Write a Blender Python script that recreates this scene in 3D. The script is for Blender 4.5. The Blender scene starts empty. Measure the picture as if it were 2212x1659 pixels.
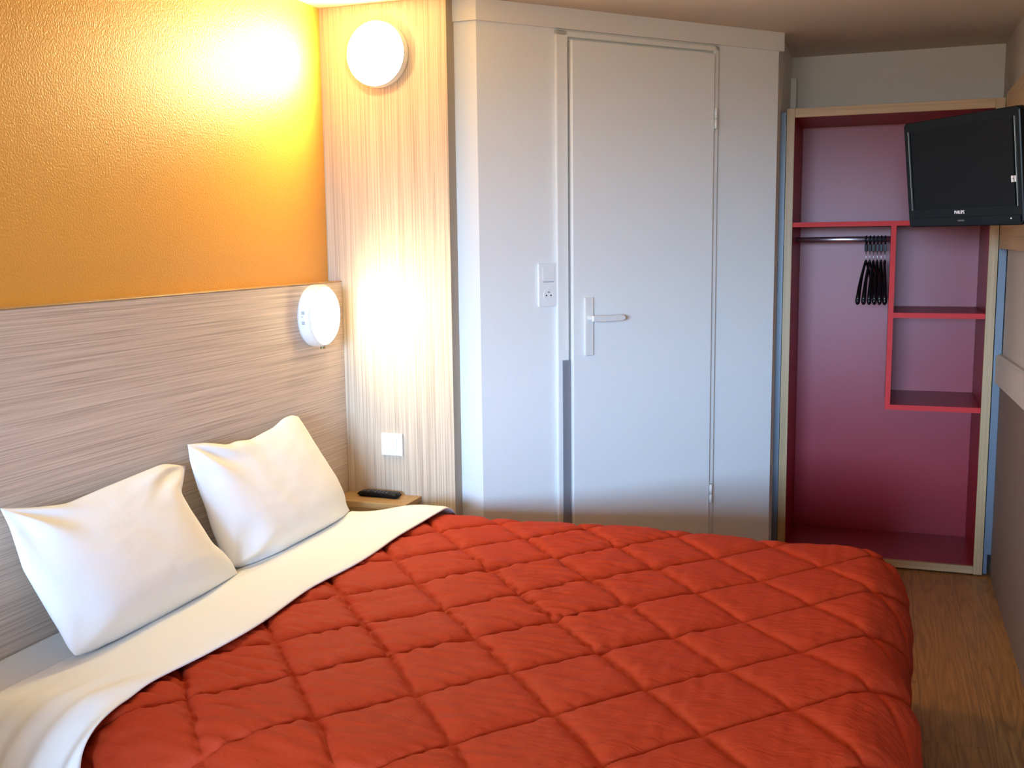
import bpy, bmesh, math, random
import numpy as np
from mathutils import Vector, Matrix, noise
PI = math.pi
C = bpy.context.scene.collection
random.seed(4)

# ------------------------------------------------------------------ camera
F_PX, YAW, PITCH, ROLL = 2256.32, -0.34175309, 0.13613937, 0.01229372
H_CAM = 1.5
def cam_axes():
    cy, sy = math.cos(YAW), math.sin(YAW)
    f = Vector((sy*math.cos(PITCH), cy*math.cos(PITCH), -math.sin(PITCH)))
    r = Vector((cy, -sy, 0)); d = f.cross(r)
    r2 = math.cos(ROLL)*r + math.sin(ROLL)*d
    d2 = -math.sin(ROLL)*r + math.cos(ROLL)*d
    return r2, d2, f
RX, DY, FW = cam_axes()
cam_d = bpy.data.cameras.new('camera'); cam = bpy.data.objects.new('camera', cam_d); C.objects.link(cam)
m = Matrix((RX, -DY, -FW)).transposed().to_4x4(); m.translation = (0, 0, H_CAM)
cam.matrix_world = m
cam_d.sensor_width = 36; cam_d.lens = 36*F_PX/2212; cam_d.clip_start = .02
bpy.context.scene.camera = cam

# ------------------------------------------------------------------ helpers
def tag(o, label=None, cat=None, group=None, kind=None):
    if label: o['label'] = label
    if cat: o['category'] = cat
    if group: o['group'] = group
    if kind: o['kind'] = kind
    return o
def empty(name, loc, rz=0):
    o = bpy.data.objects.new(name, None); C.objects.link(o)
    o.location = loc; o.rotation_euler = (0, 0, rz); o.empty_display_size = .05
    return o
def smooth(me, on=True):
    me.polygons.foreach_set('use_smooth', [on]*len(me.polygons))
def obj(name, bm, mat, parent=None, sm=None):
    me = bpy.data.meshes.new(name); bm.to_mesh(me); bm.free()
    if sm: smooth(me)
    me.materials.append(mat)
    o = bpy.data.objects.new(name, me); C.objects.link(o)
    if parent: o.parent = parent
    return o
def box(bm, a, b, bev=0, seg=2, mx=None):
    t = bmesh.new()
    bmesh.ops.create_cube(t, size=1)
    for v in t.verts:
        v.co = Vector([(a[i]+b[i])/2 + v.co[i]*(b[i]-a[i]) for i in range(3)])
    if bev: bmesh.ops.bevel(t, geom=t.edges[:], offset=bev, segments=seg, profile=.5, affect='EDGES')
    if mx is not None: t.transform(mx)
    me = bpy.data.meshes.new('t'); t.to_mesh(me); t.free(); bm.from_mesh(me); bpy.data.meshes.remove(me)
    return bm
def bx(a, b, bev=0, seg=2, mx=None): return box(bmesh.new(), a, b, bev, seg, mx)
def tube(bm, pts, r, n=12, cap=True):
    pts = [Vector(p) for p in pts]; rings = []
    prev = None
    for i, p in enumerate(pts):
        d = (pts[min(i+1, len(pts)-1)] - pts[max(i-1, 0)]).normalized()
        if prev is None:
            a = d.orthogonal().normalized()
        else:
            a = (prev - d*prev.dot(d)).normalized()
        prev = a; b = d.cross(a)
        rr = r[i] if isinstance(r, (list, tuple)) else r
        rings.append([bm.verts.new(p + (a*math.cos(2*PI*k/n) + b*math.sin(2*PI*k/n))*rr) for k in range(n)])
    for i in range(len(rings)-1):
        for k in range(n):
            bm.faces.new((rings[i][k], rings[i][(k+1) % n], rings[i+1][(k+1) % n], rings[i+1][k]))
    if cap:
        bm.faces.new(rings[0][::-1]); bm.faces.new(rings[-1])
    return bm
def lathe(bm, prof, mx, n=64):
    """prof: list of (r, h) about local +Z, placed with mx"""
    rings = []
    for r, h in prof:
        if r < 1e-6: rings.append([bm.verts.new(mx @ Vector((0, 0, h)))])
        else: rings.append([bm.verts.new(mx @ Vector((r*math.cos(2*PI*k/n), r*math.sin(2*PI*k/n), h))) for k in range(n)])
    for a, b in zip(rings, rings[1:]):
        for k in range(n):
            k2 = (k+1) % n
            if len(a) == 1 and len(b) == 1: continue
            if len(a) == 1: bm.faces.new((a[0], b[k2], b[k]))
            elif len(b) == 1: bm.faces.new((a[k], a[k2], b[0]))
            else: bm.faces.new((a[k], a[k2], b[k2], b[k]))
    bmesh.ops.recalc_face_normals(bm, faces=bm.faces)
    return bm
def prism(bm, poly, z0, z1):
    lo = [bm.verts.new((x, y, z0)) for x, y in poly]; hi = [bm.verts.new((x, y, z1)) for x, y in poly]
    n = len(poly)
    for i in range(n): bm.faces.new((lo[i], lo[(i+1) % n], hi[(i+1) % n], hi[i]))
    bm.faces.new(lo[::-1]); bm.faces.new(hi)
    bmesh.ops.recalc_face_normals(bm, faces=bm.faces)
    return bm
def grid_obj(name, P, keep, mat, parent=None, thick=0, offset=-1):
    """P (n,m,3) array of positions, keep (n,m) mask -> smooth mesh"""
    n, mm, _ = P.shape
    idx = -np.ones((n, mm), int); idx[keep] = np.arange(keep.sum())
    q = np.stack([idx[:-1, :-1], idx[1:, :-1], idx[1:, 1:], idx[:-1, 1:]], -1).reshape(-1, 4)
    q = q[(q >= 0).all(1)]
    me = bpy.data.meshes.new(name)
    me.from_pydata(P[keep].tolist(), [], q.tolist()); me.update()
    smooth(me); me.materials.append(mat)
    o = bpy.data.objects.new(name, me); C.objects.link(o)
    if parent: o.parent = parent
    if thick:
        s = o.modifiers.new('thickness', 'SOLIDIFY'); s.thickness = thick; s.offset = offset
    return o
def nz(x, y, z=0): return noise.noise(Vector((x, y, z)))
vnz = np.vectorize(nz)

# ------------------------------------------------------------------ materials
def mat(name, col=(.8, .8, .8), rough=.5, metal=0, spec=.5, coat=0):
    ma = bpy.data.materials.new(name); ma.use_nodes = True
    b = ma.node_tree.nodes['Principled BSDF']
    b.inputs['Base Color'].default_value = (*col, 1); b.inputs['Roughness'].default_value = rough
    b.inputs['Metallic'].default_value = metal; b.inputs['Specular IOR Level'].default_value = spec
    b.inputs['Coat Weight'].default_value = coat
    return ma
class N:
    def __init__(s, ma): s.t = ma.node_tree; s.b = s.t.nodes['Principled BSDF']
    def n(s, ty, **kw):
        x = s.t.nodes.new(ty)
        for k, v in kw.items():
            if hasattr(x, k): setattr(x, k, v)
            else: x.inputs[k.replace('_', ' ')].default_value = v
        return x
    def l(s, a, b): s.t.links.new(a, b)
    def coord(s, scale, rot=(0, 0, 0), out='Object'):
        c = s.n('ShaderNodeTexCoord'); mp = s.n('ShaderNodeMapping')
        mp.inputs['Scale'].default_value = scale; mp.inputs['Rotation'].default_value = rot
        s.l(c.outputs[out], mp.inputs['Vector']); return mp.outputs['Vector']
    def noise(s, vec, scale=1, detail=3, rough=.5, dist=0):
        x = s.n('ShaderNodeTexNoise'); s.l(vec, x.inputs['Vector'])
        x.inputs['Scale'].default_value = scale; x.inputs['Detail'].default_value = detail
        x.inputs['Roughness'].default_value = rough; x.inputs['Distortion'].default_value = dist
        return x.outputs['Fac']
    def ramp(s, fac, stops):
        r = s.n('ShaderNodeValToRGB'); e = r.color_ramp.elements
        while len(e) < len(stops): e.new(.5)
        for i, (p, c) in enumerate(stops): e[i].position = p; e[i].color = (*c, 1)
        s.l(fac, r.inputs['Fac']); return r.outputs['Color']
    def bump(s, h, strength, dist, prev=None):
        x = s.n('ShaderNodeBump'); x.inputs['Strength'].default_value = strength; x.inputs['Distance'].default_value = dist
        s.l(h, x.inputs['Height'])
        if prev is not None: s.l(prev, x.inputs['Normal'])
        s.l(x.outputs['Normal'], s.b.inputs['Normal']); return x.outputs['Normal']
    def mix(s, a, b, fac, mode='MIX'):
        x = s.n('ShaderNodeMix', data_type='RGBA', blend_type=mode)
        for v, i in ((fac, 0), (a, 6), (b, 7)):
            if hasattr(v, 'links'): s.l(v, x.inputs[i])
            else: x.inputs[i].default_value = v if i == 0 else (*v, 1)
        return x.outputs[2]
    def math(s, op, a, b=None):
        x = s.n('ShaderNodeMath', operation=op)
        for v, i in ((a, 0), (b, 1)):
            if v is None: continue
            if hasattr(v, 'links'): s.l(v, x.inputs[i])
            else: x.inputs[i].default_value = v
        return x.outputs[0]

def orange_peel(name, col, rough, strength, scale, spec=.5, dist=.002):
    ma = mat(name, col, rough, spec=spec); n = N(ma)
    h = n.noise(n.coord((1, 1, 1)), scale, 3, .55)
    n.bump(h, strength, dist); return ma
M_ORANGE = orange_peel('orange_textured_paint', (.78, .375, .055), .42, .6, 170, .6, .003)
M_WHITE_WALL = orange_peel('white_textured_wall', (.85, .86, .83), .55, .35, 140)
M_CEIL = orange_peel('ceiling_paint', (.72, .62, .48), .7, .3, 120)
M_BACKWALL = orange_peel('plain_cream_wall', (.66, .62, .56), .6, .2, 120)
M_RWALL = orange_peel('cream_wall', (.58, .51, .44), .6, .2, 120)
M_RWALL_LOW = orange_peel('taupe_dado_wall', (.21, .15, .12), .6, .2, 120)
M_DOOR = mat('white_door_lacquer', (.85, .86, .83), .38)
M_FRAME = mat('white_frame_paint', (.85, .85, .81), .4)
M_CORNICE = mat('cornice_cream', (.82, .81, .76), .5)
M_PLASTIC = mat('white_plastic', (.86, .86, .84), .3)
M_HANDLE = mat('cream_handle_plastic', (.80, .78, .73), .35)
M_DARK = mat('dark_gap', (.03, .03, .04), .8)
M_GREYMETAL = mat('grey_painted_metal', (.27, .28, .31), .45, .2)
M_POST = mat('blue_grey_profile', (.105, .12, .145), .4, .1)
M_CHROME = mat('chrome', (.86, .88, .95), .36, 1)
M_BLACK = mat('black_plastic', (.006, .007, .008), .4, spec=.2)
M_HANGER = mat('black_lacquered_wood', (.006, .006, .007), .22)
M_RED = mat('crimson_laminate', (.31, .009, .018), .34, spec=.33)
M_REDEDGE = mat('red_edging', (.56, .018, .016), .5, spec=.2)
M_BRASS = mat('bronze_button', (.25, .19, .08), .4, .5)

def laminate(name, axis, light, mid, dark, rough=.42, fine=260, spec=.4):
    ma = mat(name, mid, rough, spec=spec); n = N(ma)
    def sc(f, lo):  # grain runs along axis
        s = [f, f, f]; s[axis] = lo; return tuple(s)
    a = n.noise(n.coord(sc(fine, 2.0)), 1, 2, .6)
    b = n.noise(n.coord(sc(fine*.35, 1.1)), 1, 3, .6)
    c = n.noise(n.coord(sc(9, .8)), 1, 2, .5)
    f = n.math('ADD', n.math('MULTIPLY', a, .72), n.math('ADD', n.math('MULTIPLY', b, .22), n.math('MULTIPLY', c, .06)))
    col = n.ramp(f, [(.36, dark), (.5, mid), (.66, light)])
    n.l(col, n.b.inputs['Base Color'])
    n.bump(f, .12, .001)
    return ma
M_HEADBOARD = laminate('headboard_laminate', 1, (.80, .665, .56), (.67, .545, .45), (.47, .37, .305))
M_PANEL = laminate('panel_laminate', 2, (.68, .57, .44), (.56, .455, .345), (.40, .315, .24), fine=300)
M_PANELEDGE = mat('panel_edge', (.46, .38, .27), .5)
M_OAK = laminate('pale_oak_edge', 1, (.49, .31, .14), (.44, .27, .115), (.38, .23, .095), fine=120)
M_OAKV = laminate('pale_oak_upright', 2, (.49, .31, .14), (.44, .27, .115), (.38, .23, .095), fine=120)
M_OAKX = laminate('pale_oak_crosspiece', 0, (.49, .31, .14), (.44, .27, .115), (.38, .23, .095), fine=120)
M_TVBOARD = laminate('golden_oak_board', 1, (.56, .38, .20), (.50, .33, .17), (.42, .27, .13), fine=90)

def cloth(name, col, rough, wr_scale, wr_dist, weave=900, sheen=.0, aniso=(1, 1, 1)):
    ma = mat(name, col, rough, spec=.15); n = N(ma)
    w = n.noise(n.coord(aniso), wr_scale, 3, .55, .6)
    b1 = n.bump(w, .6, wr_dist)
    w2 = n.noise(n.coord((1, 1, 1)), weave, 1, .5)
    n.bump(w2, .25, .0006, b1)
    n.b.inputs['Sheen Weight'].default_value = sheen
    n.b.inputs['Sheen Roughness'].default_value = .5
    return ma
M_DUVET = cloth('rust_quilt_cotton', (.405, .034, .0075), .75, 16, .007, sheen=.0, aniso=(1, 2.2, 1))
M_SHEET = cloth('white_sheet_cotton', (.93, .94, .92), .8, 5, .004)
M_PILLOW = cloth('white_pillowcase_cotton', (.93, .94, .97), .8, 6, .006)
M_MATTRESS = mat('mattress_ticking', (.7, .7, .68), .8)
M_BASE = mat('bed_base_fabric', (.12, .10, .09), .8)

def emitter(name, col, strength):
    ma = mat(name, (.9, .88, .8), .4); n = N(ma)
    n.b.inputs['Emission Color'].default_value = (*col, 1); n.b.inputs['Emission Strength'].default_value = strength
    return ma
M_LAMP_TOP = emitter('lit_opal_diffuser', (1, .80, .39), 185)
M_LAMP_HB = emitter('lit_opal_diffuser_low', (1, .84, .50), 74)

# vinyl floor, oak planks along Y
def floor_mat():
    ma = mat('oak_vinyl_floor', (.4, .25, .13), .42, spec=.4); n = N(ma)
    cd = n.n('ShaderNodeTexCoord'); sx = n.n('ShaderNodeSeparateXYZ'); n.l(cd.outputs['Object'], sx.inputs[0])
    W_, L_ = .178, 1.12
    px = n.math('DIVIDE', n.math('ADD', sx.outputs[0], 5*W_-.158), W_)
    ix = n.math('FLOOR', px)
    py = n.math('DIVIDE', n.math('ADD', n.math('SUBTRACT', sx.outputs[1], 4.318-6*L_), n.math('MULTIPLY', n.math('SUBTRACT', ix, 5), .43)), L_)
    iy = n.math('FLOOR', py)
    cell = n.n('ShaderNodeCombineXYZ'); n.l(ix, cell.inputs[0]); n.l(iy, cell.inputs[1])
    wn = n.n('ShaderNodeTexWhiteNoise'); n.l(cell.outputs[0], wn.inputs['Vector'])
    # grain field: offset each plank
    off = n.n('ShaderNodeVectorMath', operation='SCALE'); n.l(wn.outputs['Color'], off.inputs[0]); off.inputs['Scale'].default_value = 7
    add = n.n('ShaderNodeVectorMath', operation='ADD'); n.l(cd.outputs['Object'], add.inputs[0]); n.l(off.outputs[0], add.inputs[1])
    mp = n.n('ShaderNodeMapping'); mp.inputs['Scale'].default_value = (6.5, .62, 1); n.l(add.outputs[0], mp.inputs['Vector'])
    fld = n.noise(mp.outputs[0], 1, 2, .45, .3)
    rings = n.math('SINE', n.math('MULTIPLY', fld, 104))
    rings = n.math('POWER', n.math('ADD', n.math('MULTIPLY', rings, .5), .5), 3.0)
    mp2 = n.n('ShaderNodeMapping'); mp2.inputs['Scale'].default_value = (170, 5, 1); n.l(add.outputs[0], mp2.inputs['Vector'])
    pores = n.noise(mp2.outputs[0], 1, 3, .6)
    base = n.ramp(pores, [(.3, (.28, .118, .030)), (.55, (.42, .19, .050)), (.75, (.52, .26, .078))])
    dark = n.mix(base, (.17, .068, .018), n.math('MULTIPLY', rings, .48))
    tone = n.mix(dark, (.44, .205, .058), n.math('MULTIPLY', wn.outputs['Value'], .25))
    fx = n.math('FRACT', px); fy = n.math('FRACT', py)
    ex = n.math('MINIMUM', fx, n.math('SUBTRACT', 1, fx)); ey = n.math('MULTIPLY', n.math('MINIMUM', fy, n.math('SUBTRACT', 1, fy)), L_/W_)
    seam = n.math('LESS_THAN', n.math('MINIMUM', ex, ey), .007)
    n.l(n.mix(tone, (.13, .07, .035), n.math('MULTIPLY', seam, .6)), n.b.inputs['Base Color'])
    n.bump(pores, .08, .001)
    return ma
M_FLOOR = floor_mat()

# ------------------------------------------------------------------ room shell
XL, XR, YB, YN, HC = -2.024, .493, 5.43, -3.9, 2.369
def struct(name, bm, m_, sm=None): return tag(obj(name, bm, m_, None, sm), kind='structure')
struct('floor', bx((XL-.1, YN-.1, -.1), (XR+.1, YB+.1, 0)), M_FLOOR)
struct('ceiling', bx((XL-.1, YN-.1, HC), (XR+.1, YB+.1, HC+.1)), M_CEIL)
struct('wall_left', bx((XL-.1, YN-.1, 0), (XL, 3.655, HC)), M_ORANGE)
struct('wall_right', bx((XR, YN-.1, 0), (XR+.1, YB+.1, HC)), M_RWALL)
struct('wall_back', bx((-.6, YB, 0), (XR, YB+.1, HC)), M_BACKWALL)
# wall behind the camera with a window opening
WX0, WX1, WZ0, WZ1 = -1.8, .3, .95, 2.28
SKY = 92
bm = bmesh.new()
box(bm, (XL, YN-.1, 0), (XR, YN, WZ0)); box(bm, (XL, YN-.1, WZ1), (XR, YN, HC))
box(bm, (XL, YN-.1, WZ0), (WX0, YN, WZ1)); box(bm, (WX1, YN-.1, WZ0), (XR, YN, WZ1))
struct('wall_front', bm, M_RWALL)
bm = bmesh.new()
for a, b in (((WX0, WZ0), (WX0+.05, WZ1)), ((WX1-.05, WZ0), (WX1, WZ1)), ((WX0, WZ0), (WX1, WZ0+.05)), ((WX0, WZ1-.05), (WX1, WZ1)), (((WX0+WX1)/2-.03, WZ0), ((WX0+WX1)/2+.03, WZ1))):
    box(bm, (a[0], YN-.08, a[1]), (b[0], YN-.03, b[1]), .004)
struct('window_1', bm, M_FRAME)

# bathroom cubicle (diagonal face)
TH = 0.85069478
dv = Vector((math.cos(TH), math.sin(TH), 0)); no = Vector((math.sin(TH), -math.cos(TH), 0))
B0 = Vector((-.444, 4.752, 0)) - no*.012
def D(s, t, z): return B0 + dv*s + no*t + Vector((0, 0, z))
MD = Matrix((dv, no*-1, Vector((0, 0, 1)))).transposed().to_4x4(); MD.translation = B0   # local x along face, y into wall, z up
def bd(bm, s0, s1, t0, t1, z0, z1, bev=0):   # box on the diagonal face, t outwards
    return box(bm, (s0, -t1, z0), (s1, -t0, z1), bev, 2, MD)
FY = 3.655
c0 = D((FY - B0.y)/dv.y, 0, 0)
XRET = -.457
cR = D((XRET - B0.x)/dv.x, 0, 0)
struct('wall_end', prism(bmesh.new(), [(XL-.1, FY), (c0.x, FY), (cR.x, cR.y), (XRET, YB+.1), (XL-.1, YB+.1)], 0, HC), M_WHITE_WALL)
# cornice
bm = bmesh.new()
co = .012
c1 = Vector((c0.x, FY-co, 0)) + Vector((co*.45, 0, 0)); e1 = D(.014, co, 0)
prism(bm, [(-1.511, FY), (-1.511, FY-co), (c1.x, c1.y), (e1.x, e1.y), (cR.x+.013, cR.y+.03), (cR.x-.01, cR.y+.02), (c0.x, c0.y+.005)], 2.292, HC-.0005)
struct('trim_1', bm, M_CORNICE)
bm = bx((XRET, 5.36, 2.09), (XRET+.028, 5.40, 2.262), .003); struct('trim_2', bm, M_CORNICE)

bm = bx((XL, .50, 0), (-1.30, .58, .86), .004); struct('shade_block', bm, M_FRAME)   # low block added out of view to shade the near bed corner
# wood-effect lining panel with the upper lamp
pn = obj('wall_panel', bx((XL+.0005, 3.585, 0), (-1.511, FY-.0005, HC-.001)), M_PANEL)
tag(pn, 'tall beige wall panel with fine vertical grain beside the orange wall', 'panel')
pe = obj('panel_edge', bx((-1.511, 3.5855, 0), (-1.5095, FY-.001, HC-.001)), M_PANELEDGE, pn)
# headboard
XH = -1.965
hb = obj('headboard', bx((XL+.0005, .9, 0), (XH, 3.5845, 1.352), .0012, 1), M_HEADBOARD)
tag(hb, 'wide wood-effect headboard panel with fine horizontal grain under the orange wall', 'headboard')
obj('top_edging', bx((XL+.0005, .9, 1.3521), (XH+.001, 3.5845, 1.356), .0008, 1), M_OAK, hb)

# ------------------------------------------------------------------ door in the diagonal face
S0, S1 = -1.078, -.381
dr = tag(empty('door_1', D((S0+S1)/2, 0, 0)), kind='structure'); 
def child(name, bm, m_, p, sm=None):
    o = obj(name, bm, m_, p, sm)
    # geometry was made in world space: cancel the parent's placement
    o.matrix_parent_inverse = p.matrix_world.inverted() if p.type != 'EMPTY' else Matrix.Translation(p.location).inverted()
    return o
LT = .030
child('door_leaf', bd(bmesh.new(), S0, S1, .002, LT, .02, 2.252, .004), M_DOOR, dr)
bm = bmesh.new()
bd(bm, S0-.062, S0-.006, 0, .014, 0, 2.286, .006); bd(bm, S1+.008, S1+.036, 0, .014, 0, 2.286, .006); bd(bm, S0-.062, S1+.036, 0, .014, 2.262, 2.286, .006)
child('door_frame', bm, M_FRAME, dr)
bm = bd(bmesh.new(), S0-.040, S0-.004, .014, .018, .02, 1.032, .001); child('finger_guard', bm, M_GREYMETAL, dr)['label'] = 'dark grey metal strip on the left jamb'
bm = bd(bmesh.new(), S0-.0258, S0-.0205, .018, .0195, 1.008, 1.013, .001); child('screw', bm, M_CHROME, dr)
child('door_gap', bd(bmesh.new(), S0-.0045, S0-.001, 0, .015, .02, 2.25), mat('grey_gap_shade', (.34, .33, .31), .7), dr)  # grey strip, its colour standing in for shade in the gap left of the leaf
child('door_gap', bd(bmesh.new(), S1+.001, S1+.0075, 0, .012, .02, 1.03), M_DARK, dr)
for z in (1.95, .36):
    bm = bmesh.new(); tube(bm, [D(S1+.009, LT-.002, z), D(S1+.009, LT-.002, z+.038)], .007); tube(bm, [D(S1+.009, LT-.002, z+.041), D(S1+.009, LT-.002, z+.083)], .007)
    bd(bm, S1+.005, S1+.024, .012, .024, z, z+.083, .001)
    child('hinge', bm, M_FRAME, dr, True)
# handle: back plate and lever
hx = S0+.072
pl = child('handle_plate', bd(bmesh.new(), hx-.021, hx+.021, LT, LT+.009, 1.045, 1.277, .004), M_HANDLE, dr)
bm = bmesh.new(); tube(bm, [D(hx, LT+.009, 1.195), D(hx, LT+.038, 1.195)], .010, 20)
pts = []
for i in range(12):
    f = i/11; pts.append(D(hx-.008+.155*f, LT+.045 - .012*max(0, f-.75)*4*.5, 1.195))
t = bmesh.new()
prof = [(-.008, 1.183, 1.206), (.01, 1.181, 1.206), (.03, 1.180, 1.205), (.09, 1.180, 1.205), (.125, 1.181, 1.205), (.138, 1.184, 1.203), (.142, 1.190, 1.198)]
rows = []
for s, z0, z1 in prof:
    rows.append([t.verts.new(D(hx+s, LT+tt, z)) for tt, z in ((.036, z0+.003), (.036, z1-.003), (.041, z1), (.049, z1), (.053, z1-.003), (.053, z0+.003), (.049, z0), (.041, z0))])
for a, b in zip(rows, rows[1:]):
    for k in range(8): t.faces.new((a[k], a[(k+1) % 8], b[(k+1) % 8], b[k]))
t.faces.new(rows[0]); t.faces.new(rows[-1]); bmesh.ops.recalc_face_normals(t, faces=t.faces)
me = bpy.data.meshes.new('t'); t.to_mesh(me); t.free(); bm.from_mesh(me)
lv = child('door_handle', bm, M_HANDLE, dr, False)

# double plate: switch over socket
sc = empty('switch_and_socket', D(-1.178, 0, 1.33))
tag(sc, 'white double wall plate with rocker switch above a power socket, left of the white door', 'switch')
child('cover_plate', bd(bmesh.new(), -1.221, -1.132, 0, .010, 1.245, 1.413, .004), M_PLASTIC, sc)
child('rocker', bd(bmesh.new(), -1.203, -1.150, .010, .0125, 1.349, 1.398, .001), M_PLASTIC, sc)
child('rocker_slot', bd(bmesh.new(), -1.200, -1.153, .010, .0108, 1.340, 1.3425), M_GREYMETAL, sc)
def mface(s, z, t=.0):   # matrix: local z outwards at face point
    mm = Matrix((dv, Vector((0, 0, 1)), no)).transposed().to_4x4(); mm.translation = D(s, t, z); return mm
bm = lathe(bmesh.new(), [(.0, .0104), (.0195, .0104), (.0205, .0116), (.022, .0116), (.0225, .010)], mface(-1.1765, 1.2915), 32)
child('socket_well', bm, M_PLASTIC, sc, False)
for s, z, w in ((-1.1865, 1.289, .003), (-1.1665, 1.289, .003)):
    child('socket_hole', lathe(bmesh.new(), [(0, .0118), (w, .0118), (w, .010)], mface(s, z), 16), M_DARK, sc)
child('earth_pin', bd(bmesh.new(), -1.181, -1.172, .0105, .013, 1.300, 1.304, .001), M_GREYMETAL, sc)

# light switch on the wood-effect panel
sw = empty('light_switch', (-1.766, 3.585, .728)); tag(sw, 'square white light switch low on the vertical-grain panel', 'switch')
child('cover_plate', bx((-1.812, 3.574, .684), (-1.722, 3.5848, .772), .003), M_PLASTIC, sw)
rk = bmesh.new(); box(rk, (-1.797, 3.5705, .698), (-1.745, 3.574, .757), .001)
child('rocker', rk, M_PLASTIC, sw)

# ------------------------------------------------------------------ lamps
def bulkhead(name, loc, mx, R_, dp, mlamp, label, inset):
    o = empty(name, loc); tag(o, label, 'lamp')
    body = [(0, 0.0005), (R_, .0005), (R_+.001, .01), (R_, dp*.62), (R_-.006, dp*.72), (R_-inset+.002, dp*.74), (R_-inset, dp*.70)]
    child('lamp_housing', lathe(bmesh.new(), body, mx), M_PLASTIC, o, True)
    dome = [(R_-inset, dp*.68)]
    for i in range(9):
        a = i/8*PI/2; dome.append(((R_-inset)*math.cos(a)**.55 if i < 8 else 0, dp*.70 + dp*.30*math.sin(a)))
    child('diffuser', lathe(bmesh.new(), dome, mx), mlamp, o, True)
    return o
mx = Matrix((Vector((1, 0, 0)), Vector((0, 0, 1)), Vector((0, -1, 0)))).transposed().to_4x4(); mx.translation = (-1.776, 3.585, 2.183)
la = bulkhead('wall_lamp', (-1.782, 3.585, 2.183), mx, .118, .052, M_LAMP_TOP, 'lit round wall lamp high on the vertical-grain panel near the ceiling', .003)
mx = Matrix((Vector((0, 1, 0)), Vector((0, 0, 1)), Vector((1, 0, 0)))).transposed().to_4x4(); mx.translation = (XH, 3.362, 1.238)
LC = mx.translation.copy()
lb = bulkhead('wall_lamp', LC, mx, .113, .068, M_LAMP_HB, 'lit round reading lamp fixed to the headboard above the far pillow', .010)
bm = tube(bmesh.new(), [LC+Vector((.035, 0, -.112)), LC+Vector((.035, 0, -.121))], .009, 16); child('button', bm, M_BRASS, lb)['label'] = 'small brown push button under the lamp'
bm = bmesh.new()
for k, dz in enumerate((.021, .017, .013, -.015, -.019, -.023, .003)):
    ang = math.asin(dz/.113)
    y = -.1145*math.cos(ang)
    box(bm, (LC.x+.018, LC.y+y-.0006, LC.z+dz-.0011), (LC.x+(.030 if k < 6 else .024), LC.y+y+.002, LC.z+dz+.0009))
child('vent_slots', bm, M_GREYMETAL, lb)

# ------------------------------------------------------------------ bedside shelf and remote control
ns = empty('bedside_shelf', (-1.8, 3.47, .45)); tag(ns, 'small pale oak bedside shelf in the corner beyond the far pillow', 'bedside table')
child('shelf_top', bx((XH+.001, 3.435, .508), (-1.650, 3.5845, .530), .001, 1), M_OAKX, ns)
child('shelf_body', bx((XH+.001, 3.45, .33), (-1.665, 3.5845, .5078), .001, 1), M_OAKX, ns)
rm = empty('remote_control', (-1.803, 3.528, .5305), math.radians(-2)); tag(rm, 'black television remote control lying on the bedside shelf', 'remote control')
bm = bmesh.new(); L_ = .088
sec = []
for x, w, h in ((-L_, .017, .011), (-L_+.012, .023, .019), (-L_+.03, .024, .021), (0, .022, .020), (L_-.03, .023, .020), (L_-.01, .024, .019), (L_, .018, .011)):
    wb = w*.62
    sec.append([bm.verts.new((x*(.90 if k in (0, 1) else 1), y, z)) for k, (y, z) in enumerate(((-wb, .0005), (wb, .0005), (w, h*.75), (w*.9, h), (-w*.9, h), (-w, h*.75)))])
for a, b in zip(sec, sec[1:]):
    for k in range(6): bm.faces.new((a[k], a[(k+1) % 6], b[(k+1) % 6], b[k]))
bm.faces.new(sec[0]); bm.faces.new(sec[-1]); bmesh.ops.recalc_face_normals(bm, faces=bm.faces)
obj('remote_case', bm, M_BLACK, rm, True)
M_KEY = mat('grey_rubber_keys', (.10, .10, .11), .5)
for i in range(7):
    for j in range(3):
        if i == 2 and j != 1: continue
        obj('key', bx((-.062+i*.016, -.0155+j*.012, .0198), (-.054+i*.016, -.0085+j*.012, .0222), .0008), M_KEY, rm)

# ------------------------------------------------------------------ bed
bed = empty('bed', (-.97, 2.46, 0)); tag(bed, 'double bed with its head against the wood-effect headboard', 'bed')
child('mattress', bx((XH+.004, 1.61, .27), (.0, 3.34, .495), .04, 4), M_MATTRESS, bed, True)
child('bed_base', bx((XH+.006, 1.64, .06), (-.03, 3.32, .268), .01), M_BASE, bed)
for x in (-1.85, -.12):
    for y in (1.75, 3.2): child('leg', tube(bmesh.new(), [(x, y, 0), (x, y, .06)], .03, 16), M_BLACK, bed)

# fitted sheet: drapes over the mattress, visible near the headboard and down the near side
def drape(px, py, x0, x1, y0, y1, r, zt, fl=.02):
    """cloth point (px,py) on a flat table -> position on a rounded block; core rectangle x0..x1,y0..y1"""
    cx = np.clip(px, x0, x1); cy = np.clip(py, y0, y1)
    dx, dy = px-cx, py-cy; e = np.hypot(dx, dy); es = np.maximum(e, 1e-9)
    ux, uy = dx/es, dy/es
    arc = r*PI/2
    a = np.minimum(e, arc)/r
    out = r*np.sin(a); dn = r*(1-np.cos(a))
    ex = np.maximum(e-arc, 0); out = out + ex*fl; dn = dn + ex
    X = cx+ux*out; Y = cy+uy*out; Z = zt-dn
    nn = np.stack([ux*np.sin(a), uy*np.sin(a), np.cos(a)], -1)
    return np.stack([X, Y, Z], -1), nn, e, ex

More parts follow.
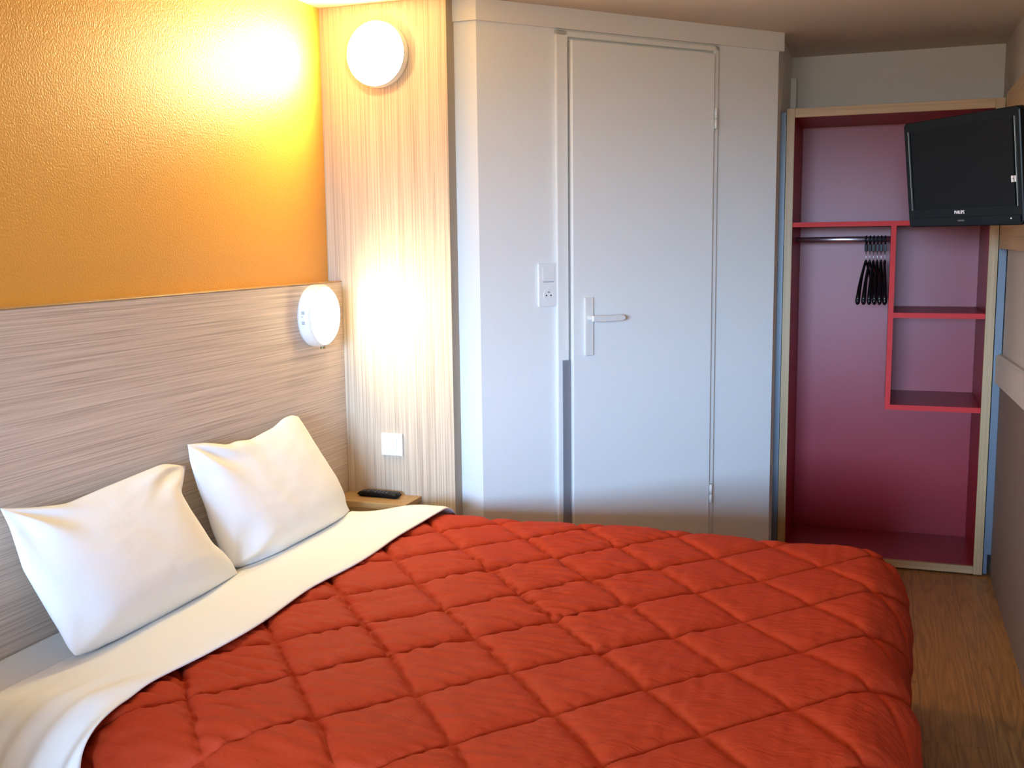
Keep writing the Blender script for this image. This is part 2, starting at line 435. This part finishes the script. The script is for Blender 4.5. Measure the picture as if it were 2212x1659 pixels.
gx = np.arange(XH+.004, -1.53, .006); gy = np.arange(1.12, 3.60, .006)
PX, PY = np.meshgrid(gx, gy, indexing='ij')
P, NN, E_, EX = drape(PX, PY, -9, 9, 1.66, 3.30, .085, .520, .01)
near = (PY < 1.66)
hang = np.clip((1.72-PY)/.25, 0, 1)
fold = np.sin((PX+1.9)*46 + 3*vnz(PX*3, PY*1.2) + (1.66-PY)*2.0*np.sin((PX+1.7)*5))
P += NN*((hang**1.5*.017*fold) + .0035*vnz(PX*9, PY*5))[..., None]
keep = (P[..., 2] > .10)
fs = grid_obj('fitted_sheet', P, keep, M_SHEET, None, .003)
tag(fs, 'cream white fitted sheet around the mattress under the pillows', 'sheet')

# quilt
gx = np.arange(-1.50, .52, .0055); gy = np.arange(1.14, 3.80, .0055)
PX, PY = np.meshgrid(gx, gy, indexing='ij')
X0, X1, Y0, Y1, RR = -9, -.052, 1.675, 3.262, .128
P, NN, E_, EX = drape(PX, PY, X0, X1, Y0, Y1, RR, .545, .035)
# gentle waviness of lattice
wx = PX + .008*vnz(PX*2.1, PY*2.1, 5); wy = PY + .010*vnz(PX*2.1, PY*2.1, 9)
U = (wx+.903)/.151; V = (wy-2.245)/.1665
s1 = np.abs(np.sin(PI*(U+V)/2)); s2 = np.abs(np.sin(PI*(U-V)/2))
puff = (1-(1-s1)**4.6)*(1-(1-s2)**4.6)
seam = np.exp(-(np.minimum(s1, s2)/.05)**2)
# puckers: creases running from the seams, mostly along X
wr = vnz(PX*9+1.5*vnz(PX*5, PY*5), PY*42, 3)
wr2 = vnz(PX*30, PY*26, 7)
amp = np.clip(1.3-puff, .42, 1)*(1-seam)
wx_ = vnz(PX*40, PY*8+1.5*vnz(PX*5, PY*5), 13); foot = np.clip((PX+.75)/.45, 0, 1)
wr = wr*(1-foot) + wx_*foot*.8
cr = vnz(PX*2, PY*2, 20)
h = .015*puff + amp*(.0125-.005*np.clip((PX+.9)/1.0, 0, 1))*wr*(1+.8*cr) + .0013*wr2 + .0045*vnz(PX*5, PY*6, 2)*puff - .003*seam
h *= 1 + .25*cr
# broad sag between puffs and billow at the foot and near corner
h += .012*vnz(PX*1.6, PY*1.6, 33)
skirt = np.clip(E_/.25, 0, 1)
h += skirt*.016*np.sin(PY*9+2*vnz(PX*2, PY*2))*(PX > X1)
# near hanging side: deep fold towards the head corner
ns_ = np.clip((1.62-PY)/.2, 0, 1)
h += ns_*.035*np.sin((PX+1.25)*11)
P += NN*h[..., None]
# head end dives under the folded sheet
hd = np.clip((-1.435-PX)/.06, 0, 1)
P[..., 2] -= .012*hd**1.5
keep = (P[..., 2] > .13) & (EX < .42)
dv_ = grid_obj('quilt', P, keep, M_DUVET, None, .008)
tag(dv_, 'rust red diamond-quilted duvet covering the bed', 'quilt')

# top sheet folded back over the quilt
gx = np.arange(-1.80, -1.428, .005); gy = np.arange(1.28, 3.62, .005)
PX, PY = np.meshgrid(gx, gy, indexing='ij')
edge = .010*vnz(PY*3.1, 0*PY, 4) + .006*np.sin(PY*9.5+1) - .018*np.clip((2.2-PY)/.6, 0, 1)
tt = (PX+1.80)/.372
QX = PX + tt*edge
P, NN, E_, EX = drape(QX, PY, -9, 9, 1.67, 3.278, .118, .530, .06)
lift = np.clip((QX+1.80)/.30, 0, 1); lift = lift*lift*(3-2*lift)
hang = np.clip((1.80-PY)/.3, 0, 1)
fold = np.sin((QX+1.9)*76 + (1.75-PY)*22 + 3.5*vnz(QX*3, PY*1.1) + 1)*(.6+.8*vnz(QX*6, PY, 3))
tip = np.clip((tt-.93)/.07, 0, 1)
h = .0015 + lift*.045 + hang**1.3*.024*fold + .003*vnz(QX*7, PY*4, 6) - .006*tip**2
P += NN*h[..., None]
keep = P[..., 2] > .12
ts = grid_obj('top_sheet', P, keep, M_SHEET, None, .004)
tag(ts, 'cream white top sheet folded back over the head end of the rust red quilt', 'sheet')

# ------------------------------------------------------------------ pillows
def on(x, y, ax, val):
    r = RX*((x-1106)/F_PX) + DY*((y-829.5)/F_PX) + FW
    o = Vector((0, 0, H_CAM)); t = (val-o[ax])/r[ax]; return o+r*t
def pillow(name, TLp, BLp, TRp, top, right, bottom, left, th, label, seed, flaps):
    """four pixel outlines are laid on the leaning mid-plane of the pillow, then filled"""
    TL, BL, TR = (np.array(c) for c in (TLp, BLp, TRp))
    nrm = np.cross(TR-TL, BL-TL); nrm /= np.linalg.norm(nrm)
    if nrm[0] < 0: nrm = -nrm
    def hit(p):
        r = RX*((p[0]-1106)/F_PX) + DY*((p[1]-829.5)/F_PX) + FW; r = np.array(r); o = np.array([0, 0, H_CAM])
        return o + r*(((TL-o)@nrm)/(r@nrm))
    n_ = 120; tq = np.linspace(0, 1, n_)
    def curve(pts):
        q = np.array([hit(p) for p in pts]); d = np.r_[0, np.cumsum(np.linalg.norm(np.diff(q, axis=0), axis=1))]; d /= d[-1]
        c = np.stack([np.interp(tq, d, q[:, k]) for k in range(3)], -1)
        for _ in range(14): c[1:-1] = (c[:-2]+2*c[1:-1]+c[2:])/4
        return c
    ct, cb_, cl, cr2 = curve(top), curve(bottom), curve(left), curve(right)
    u, v = np.meshgrid(tq, tq, indexing='ij'); U_, V_ = u[..., None], v[..., None]
    base = (1-V_)*ct[:, None] + V_*cb_[:, None] + (1-U_)*cl[None] + U_*cr2[None] \
        - ((1-U_)*(1-V_)*ct[0] + U_*(1-V_)*ct[-1] + (1-U_)*V_*cb_[0] + U_*V_*cb_[-1])
    su, sv = 2*u-1, 2*v-1
    prof = (np.clip(1-np.abs(su)**3.4, 0, 1)*np.clip(1-np.abs(sv)**3.0, 0, 1))**.6
    vs_ = np.clip(v*1.25, 0, 1); prof *= .5+.5*vs_*vs_*(3-2*vs_)
    wr = .005*vnz(u*3+seed, v*2.4, seed) + .0022*vnz(u*6+1.5*vnz(u*2, v*2, seed), v*11, seed+3)*(1-np.clip(1.2-v*2, 0, 1)*.3)
    for (fu, fv, sg, aa, fr) in flaps:
        du, dv2 = u-fu, v-fv; rr = np.hypot(du, dv2)+1e-6; ang = np.arctan2(dv2, du)
        wr += aa*np.sin(ang*fr+sg)*np.exp(-((rr-.2)/.15)**2)
    e = np.clip(np.minimum(np.minimum(u, 1-u), np.minimum(v, 1-v))/.06, 0, 1)
    front = base + nrm*(th*prof*.62 + wr*e)[..., None]
    back = base - nrm*(th*prof*.34)[..., None]
    for Q in (front, back):
        Q[..., 0] = np.maximum(Q[..., 0], XH+.006)
        zs = np.where(Q[..., 0] > -1.80, .533+.042*np.clip((Q[..., 0]+1.80)/.30, 0, 1)**1.3, .528)
        Q[..., 2] = np.maximum(Q[..., 2], zs)
    bm = bmesh.new(); gf = [[bm.verts.new(front[i, j]) for j in range(n_)] for i in range(n_)]
    gb = [[gf[i][j] if i in (0, n_-1) or j in (0, n_-1) else bm.verts.new(back[i, j]) for j in range(n_)] for i in range(n_)]
    for i in range(n_-1):
        for j in range(n_-1):
            bm.faces.new((gf[i][j], gf[i+1][j], gf[i+1][j+1], gf[i][j+1]))
            try: bm.faces.new((gb[i][j], gb[i][j+1], gb[i+1][j+1], gb[i+1][j]))
            except ValueError: pass
    bmesh.ops.recalc_face_normals(bm, faces=bm.faces)
    o = obj(name, bm, M_PILLOW, None, True); tag(o, label, 'pillow'); return o
pillow('pillow', on(0, 1098, 0, -1.935), on(163, 1414, 2, .548), on(400, 1006, 0, -1.935),
       [(0, 1098), (60, 1097), (113, 1092), (143, 1088), (222, 1054), (296, 1024), (350, 1002), (375, 1003), (401, 1007)],
       [(401, 1007), (396, 1040), (389, 1066), (409, 1108), (436, 1157), (451, 1182), (473, 1196), (495, 1214), (515, 1240)],
       [(163, 1418), (197, 1408), (246, 1388), (345, 1338), (443, 1284), (515, 1240)],
       [(0, 1098), (20, 1138), (49, 1228), (94, 1303), (128, 1361), (148, 1402), (163, 1418)], .15,
       'larger white pillow on the near side of the bed, leaning on the headboard', 3.3, [(1, 0, .5, .009, 7), (0, 0, 1.2, .008, 7), (0, 1, .2, .005, 6)])
pillow('pillow', on(405, 960, 0, -1.935), on(497, 1222, 2, .548), on(643, 899, 0, -1.935),
       [(405, 960), (443, 956), (493, 961), (507, 953), (539, 950), (591, 923), (611, 904), (630, 896), (645, 900)],
       [(645, 900), (660, 926), (690, 985), (714, 1029), (736, 1069), (741, 1086), (756, 1103)],
       [(495, 1222), (517, 1228), (542, 1224), (591, 1206), (665, 1166), (729, 1130), (756, 1103)],
       [(405, 960), (411, 1000), (428, 1054), (446, 1098), (458, 1138), (473, 1177), (485, 1207), (495, 1222)], .15,
       'smaller-looking white pillow on the far side, leaning on the headboard below the reading lamp', 8.1, [(0, 0, .3, .009, 7), (0, 1, 1.2, .011, 8)])

# ------------------------------------------------------------------ wardrobe
WX = (-.431, .455); WF, WB = 4.906, 5.42; WT = 2.067
wd = empty('open_wardrobe', ((WX[0]+WX[1])/2, WF, 0)); tag(wd, 'open wardrobe with pale oak front frame and crimson interior', 'wardrobe')
fr = .035
child('side_upright', bx((WX[0], WF, .006), (WX[0]+fr, WF+.019, WT), .001, 1), M_OAKV, wd)
child('side_upright', bx((WX[1]-fr-.002, WF, .006), (WX[1], WF+.019, WT), .001, 1), M_OAKV, wd)
child('top_rail', bx((WX[0]+fr+.0003, WF+.0005, 2.027), (WX[1]-fr-.0023, WF+.019, WT), .001, 1), M_OAKX, wd)
child('plinth_rail', bx((WX[0]+fr+.0003, WF+.0005, .008), (WX[1]-fr-.0023, WF+.019, .042), .001, 1), M_OAKX, wd)
cb = bmesh.new(); xi0, xi1 = WX[0]+fr, WX[1]-fr-.002
box(cb, (WX[0]+.012, WF+.0195, .02), (xi0, WB-.012, WT-.003)); box(cb, (xi1, WF+.0195, .02), (WX[1]-.012, WB-.012, WT-.003))
box(cb, (xi0, WF+.0195, 2.027), (xi1, WB-.012, WT-.003)); box(cb, (xi0, WF+.0195, .02), (xi1, WB-.012, .040))
child('carcass', cb, M_RED, wd)['label'] = 'crimson inner sides, top and floor'
child('back_panel', bx((WX[0]+.012, WB-.0118, .02), (WX[1]-.012, WB-.001, WT-.003)), M_RED, wd)
def shelf(name, a, b):
    s = child(name, bx(a, b), M_RED, wd)
    return s
SF = WF+.012
shelf('shelf', (xi0+.0005, SF+.002, 1.546), (xi1-.0005, WB-.0125, 1.566))
child('shelf_edging', bx((xi0+.0005, SF, 1.5455), (xi1-.0005, SF+.0019, 1.5665)), M_REDEDGE, wd)
shelf('divider', (.024, SF+.002, .7315), (.045, WB-.0125, 1.5455))
child('shelf_edging', bx((.0235, SF, .7315), (.0455, SF+.0019, 1.545)), M_REDEDGE, wd)
for z0, z1 in ((1.142, 1.164), (.7305, .753)):
    shelf('shelf', (.0455, SF+.002, z0), (xi1-.0005, WB-.0125, z1))
    child('shelf_edging', bx((.046, SF, z0-.0003), (xi1-.0005, SF+.0019, z1+.0003)), M_REDEDGE, wd)
RY = 5.16; RZ = 1.488
child('hanging_rail', tube(bmesh.new(), [(xi0+.0006, RY, RZ), (.0236, RY, RZ)], .0125, 24), M_CHROME, wd, True)
# filler profiles either side
fl = obj('filler_profile', bx((XRET+.0005, 4.90, .0), (WX[0]-.0008, 4.93, 2.052), .001), M_POST); tag(fl, 'blue-grey vertical profile between white cubicle and left side of the wardrobe', 'trim profile')
bm = bx((WX[1]+.003, 4.912, .10), (XR-.004, 4.935, 2.05), .001); box(bm, (WX[1]+.003, 4.912, .012), (WX[1]+.018, 4.935, .10))
fr_ = obj('filler_profile', bm, M_POST); tag(fr_, 'blue-grey vertical profile between wardrobe and right-hand wall, notched at the floor', 'trim profile')

# hangers: theft-proof, black with a chrome pin
def hanger():
    o = empty('coat_hanger', (0, 0, 0))
    bm = bmesh.new()
    # closed ring round the rail
    n1, n2 = 24, 8
    vs = [[bm.verts.new((.0035*math.cos(2*PI*j/n2), (.0175+.004*math.sin(2*PI*j/n2))*math.cos(2*PI*i/n1), (.0175+.004*math.sin(2*PI*j/n2))*math.sin(2*PI*i/n1))) for j in range(n2)] for i in range(n1)]
    for i in range(n1):
        for j in range(n2): bm.faces.new((vs[i][j], vs[(i+1) % n1][j], vs[(i+1) % n1][(j+1) % n2], vs[i][(j+1) % n2]))
    obj('ring', bm, M_BLACK, o, True)
    bm = bx((-.0065, -.009, -.052), (.0065, .009, -.019), .002); box(bm, (-.0072, -.0095, -.037), (.0072, .0095, -.035), 0)
    obj('block', bm, M_BLACK, o)
    obj('pin', tube(bmesh.new(), [(0, 0, -.0515), (0, 0, -.105)], .002, 10), M_CHROME, o, True)
    bm = bmesh.new()
    pts, rad = [], []
    for k in range(-16, 17):
        s = k/16; a = abs(s)
        pts.append((.010*a**1.4, s*.205, -.100 - .15*a**1.25 - .022*a**6)); rad.append(.0085+.0095*a**1.8 + (.002 if a < .08 else 0))
    tube(bm, pts, rad, 14)
    for e in (0, -1):
        d = Vector((0, -1 if e == 0 else 1, -.5)).normalized()
        tube(bm, [Vector(pts[e]), Vector(pts[e])+d*.008, Vector(pts[e])+d*.014], [rad[e], rad[e]*.8, rad[e]*.3], 14)
    for v in bm.verts: v.co.x *= .58
    obj('shoulder_bar', bm, M_HANGER, o, True)
    return o
def copy_tree(o, parent=None):
    c = o.copy(); C.objects.link(c); c.parent = parent
    for ch in o.children: copy_tree(ch, c)
    return c
h0 = hanger()
words = ['leftmost of the six', 'second from the left', 'third from the left', 'fourth from the left', 'fifth from the left', 'rightmost of the six']
for i, (x, rz, dz) in enumerate(zip((-.081, -.0645, -.048, -.0315, -.015, .0015), (-9, -6.5, -4.5, -3, -1.5, 0), (0, 0, 0, 0, 0, 0))):
    o = h0 if i == 0 else copy_tree(h0)
    o.location = (x, RY, RZ-.0043); o.rotation_euler = (0, 0, math.radians(rz))
    tag(o, 'black coat hanger on the wardrobe rail, '+words[i], 'coat hanger', 'coat hangers on the wardrobe rail')

# ------------------------------------------------------------------ right wall: board, rail, dado
tb = obj('television_board', bx((WX[1]+.002, 2.4, 1.442), (XR-.0005, WF-.002, 2.085), .001), M_TVBOARD)
tag(tb, 'golden oak board on the right wall behind the television', 'board')
bm = bmesh.new()
def rail_sec(y):
    dz = (4.925-y)*.036
    return [(XR-.0005, y, .868+dz), (XR-.026, y, .868+dz), (XR-.026, y, .980+dz), (XR-.016, y, .990+dz), (XR-.0005, y, .990+dz)]
a = [bm.verts.new(p) for p in rail_sec(4.925)]; b = [bm.verts.new(p) for p in rail_sec(2.2)]
for k in range(5): bm.faces.new((a[k], a[(k+1) % 5], b[(k+1) % 5], b[k]))
bm.faces.new(a); bm.faces.new(b); bmesh.ops.recalc_face_normals(bm, faces=bm.faces)
rl = obj('wall_rail', bm, mat('rail_beige', (.60, .54, .47), .5)); tag(rl, 'beige horizontal rail along the right wall beside the wardrobe', 'rail')
bm = bmesh.new()
lo = [(XR-.006, 2.2), (XR-.006, 4.905), (XR-.0004, 4.905), (XR-.0004, 2.2)]
vs0 = [bm.verts.new((x, y, .0005)) for x, y in lo]; vs1 = [bm.verts.new((x, y, .866+(4.925-y)*.036)) for x, y in lo]
for k in range(4): bm.faces.new((vs0[k], vs0[(k+1) % 4], vs1[(k+1) % 4], vs1[k]))
bm.faces.new(vs0[::-1]); bm.faces.new(vs1); bmesh.ops.recalc_face_normals(bm, faces=bm.faces)
struct('trim_3', bm, M_RWALL_LOW)

# ------------------------------------------------------------------ television
K = .845
cor = [Vector(c) for c in ((.056, 4.832, 1.969), (.443, 4.297, 1.968), (.483, 4.327, 1.536), (.097, 4.862, 1.537))]
cam_o = Vector((0, 0, H_CAM)); cor = [cam_o+(c-cam_o)*K for c in cor]
ctr = sum(cor, Vector())/4
tx = (cor[1]-cor[0]).normalized(); tz = (cor[0]-cor[3]); tz = (tz-tx*tz.dot(tx)).normalized(); tn = tx.cross(tz)   # tn points away from viewer? fix below
if tn.dot(cam_o-ctr) < 0: tn = -tn
w2 = (cor[1]-cor[0]).length/2; h2 = (cor[0]-cor[3]).length/2
tv = bpy.data.objects.new('television', None); C.objects.link(tv); tv.empty_display_size = .05
MT = Matrix((tx, -tn, tz)).transposed().to_4x4(); MT.translation = ctr   # local x right, -y towards viewer, z up
tv.matrix_world = MT
tag(tv, 'black flat screen television tilted down in front of the wardrobe corner', 'television')
M_TV = mat('glossy_black_bezel', (.003, .005, .007), .25, spec=.16)
M_SCR = mat('dark_screen', (.003, .004, .006), .3, spec=.13)
M_SIL = mat('silver_trim', (.55, .55, .5), .25, .9)
def rrect(bm, x0, x1, z0, z1, ysec, r=.02, n=6):
    """rounded rectangle lofted through (y, inset) sections"""
    rings = []
    for y, ins in ysec:
        ring = []
        for cx_, cz_, a0 in ((x1-r, z1-r, 0), (x0+r, z1-r, 90), (x0+r, z0+r, 180), (x1-r, z0+r, 270)):
            for k in range(n+1):
                a = math.radians(a0+90*k/n); rr = max(r-ins, .002) if ins < r else .002
                sx = cx_+math.copysign(max(0, ins-r), 0-(cx_)) if ins > r else cx_
                sz = cz_+math.copysign(max(0, ins-r), (z0+z1)/2-cz_) if ins > r else cz_
                ring.append(bm.verts.new((sx+rr*math.cos(a), y, sz+rr*math.sin(a))))
        rings.append(ring)
    for p, q in zip(rings, rings[1:]):
        for k in range(len(p)): bm.faces.new((p[k], p[(k+1) % len(p)], q[(k+1) % len(p)], q[k]))
    bm.faces.new(rings[0]); bm.faces.new(rings[-1]); bmesh.ops.recalc_face_normals(bm, faces=bm.faces)
    return bm
obj('casing', rrect(bmesh.new(), -w2, w2, -h2, h2, [(.0, .003), (.003, 0), (.022, 0), (.030, .006), (.052, .05), (.056, .06)], .014), M_TV, tv)
sx0, sx1, sz0, sz1 = -w2+.036, w2-.032, -h2+.062, h2-.034
obj('screen', bx((sx0, -.0012, sz0), (sx1, -.0002, sz1)), M_SCR, tv)
bm = bmesh.new(); e = .0022
for a, b in (((sx0-e, sz0-e), (sx0, sz1+e)), ((sx1, sz0-e), (sx1+e, sz1+e)), ((sx0, sz0-e), (sx1, sz0)), ((sx0, sz1), (sx1, sz1+e))):
    box(bm, (a[0], -.0030, a[1]), (b[0], -.0002, b[1]))
obj('screen_surround', bm, M_TV, tv)
for x0, x1 in ((sx0-.012, sx0-.010), (sx1+.010, sx1+.012)):
    obj('trim_strip', bx((x0, -.0022, sz0-.002), (x1, -.0002, sz1+.004)), M_SIL, tv)['label'] = 'thin silver trim strip'
obj('speaker_bar', bx((-w2+.012, -.0024, -h2+.008), (w2-.010, -.0002, -h2+.032), .001), M_TV, tv)
def text3d(name, s, size, m_, parent, mx_, ext=.0006, wscale=1.0):
    cu = bpy.data.curves.new(name, 'FONT'); cu.body = s; cu.size = size; cu.extrude = ext; cu.align_x = 'CENTER'; cu.align_y = 'CENTER'
    cu.offset = size*.015
    o = bpy.data.objects.new(name, cu); C.objects.link(o)
    bpy.context.view_layer.update()
    me = bpy.data.meshes.new_from_object(o.evaluated_get(bpy.context.evaluated_depsgraph_get()))
    bpy.data.objects.remove(o); bpy.data.curves.remove(cu)
    me.transform(Matrix.Scale(wscale, 4, (1, 0, 0))); me.transform(mx_)
    me.materials.clear(); me.materials.append(m_)
    o2 = bpy.data.objects.new(name, me); C.objects.link(o2); o2.parent = parent; return o2
mt = Matrix.Rotation(PI/2, 4, 'X'); mt.translation = (-.01, -.0012, -h2+.047)
M_LOGO = mat('logo_silver', (.8, .8, .8), .4)
text3d('logo', 'PHILIPS', .0155, M_LOGO, tv, mt, wscale=1.0)['label'] = 'silver lettering'
mt = Matrix.Rotation(PI/2, 4, 'X'); mt.translation = (.0, -.0030, -h2+.020)
obj('badge', bx((-.018, -.0032, -h2+.017), (.014, -.0024, -h2+.022)), mat('faint_grey', (.08, .08, .08), .5), tv)
obj('standby_light', tube(bmesh.new(), [(w2-.05, -.0024, -h2+.022), (w2-.05, -.0036, -h2+.022)], .0028, 12), M_LOGO, tv)
st = bx((sx1-.012, -.0022, -h2+.135), (sx1+.008, -.0012, -h2+.155)); so = obj('sticker', st, M_PLASTIC, tv); so['label'] = 'small white square sticker'
obj('sticker_print', bx((sx1-.006, -.0026, -h2+.144), (sx1+.002, -.0022, -h2+.147)), M_GREYMETAL, tv)
# bracket to the board
inv = MT.inverted()
p0 = Vector((0, .050, 0)); pw = inv @ Vector((WX[1]+.002, 4.05, 1.74)); pw2 = inv @ Vector((WX[1]-.03, 4.05, 1.74))
bm = bmesh.new(); box(bm, (-.05, .050, -.05), (.05, .060, .05), .002)
tube(bm, [Vector((0, .06, 0)), Vector((0.02, .085, 0)), pw2, pw], .012, 12)
obj('wall_bracket', bm, M_BLACK, tv)

# ------------------------------------------------------------------ light
w = bpy.data.worlds.new('world'); bpy.context.scene.world = w; w.use_nodes = True
nt = w.node_tree; bg = nt.nodes['Background']
tc = nt.nodes.new('ShaderNodeTexCoord'); sp = nt.nodes.new('ShaderNodeSeparateXYZ'); nt.links.new(tc.outputs['Generated'], sp.inputs[0])
mr = nt.nodes.new('ShaderNodeMapRange'); mr.inputs['From Min'].default_value = -.1; mr.inputs['From Max'].default_value = .9
nt.links.new(sp.outputs['Z'], mr.inputs['Value'])
cr_ = nt.nodes.new('ShaderNodeValToRGB'); nt.links.new(mr.outputs[0], cr_.inputs['Fac'])
for k, (p, c) in enumerate(((.0, (.10, .10, .085)), (.085, (.12, .12, .10)), (.13, (.49, .83, 1.26)), (.35, (.34, .62, 1.08)), (1, (.28, .46, .80)))):
    if k > 1: cr_.color_ramp.elements.new(p)
    e_ = cr_.color_ramp.elements[k]; e_.position = p; e_.color = (*c, 1)
nt.links.new(cr_.outputs[0], bg.inputs[0]); bg.inputs[1].default_value = SKY
ld = bpy.data.lights.new('window_portal', 'AREA'); ld.shape = 'RECTANGLE'; ld.size = WX1-WX0; ld.size_y = WZ1-WZ0
ld.cycles.is_portal = True
lo_ = bpy.data.objects.new('window_portal', ld); C.objects.link(lo_); lo_.location = ((WX0+WX1)/2, YN-.05, (WZ0+WZ1)/2)
lo_.rotation_euler = (math.radians(90), 0, 0)   # faces +Y
sc_ = bpy.context.scene
sc_.view_settings.view_transform = 'Standard'; sc_.view_settings.look = 'None'; sc_.view_settings.gamma = 1
sc_.view_settings.use_curve_mapping = False; sc_.view_settings.exposure = 0
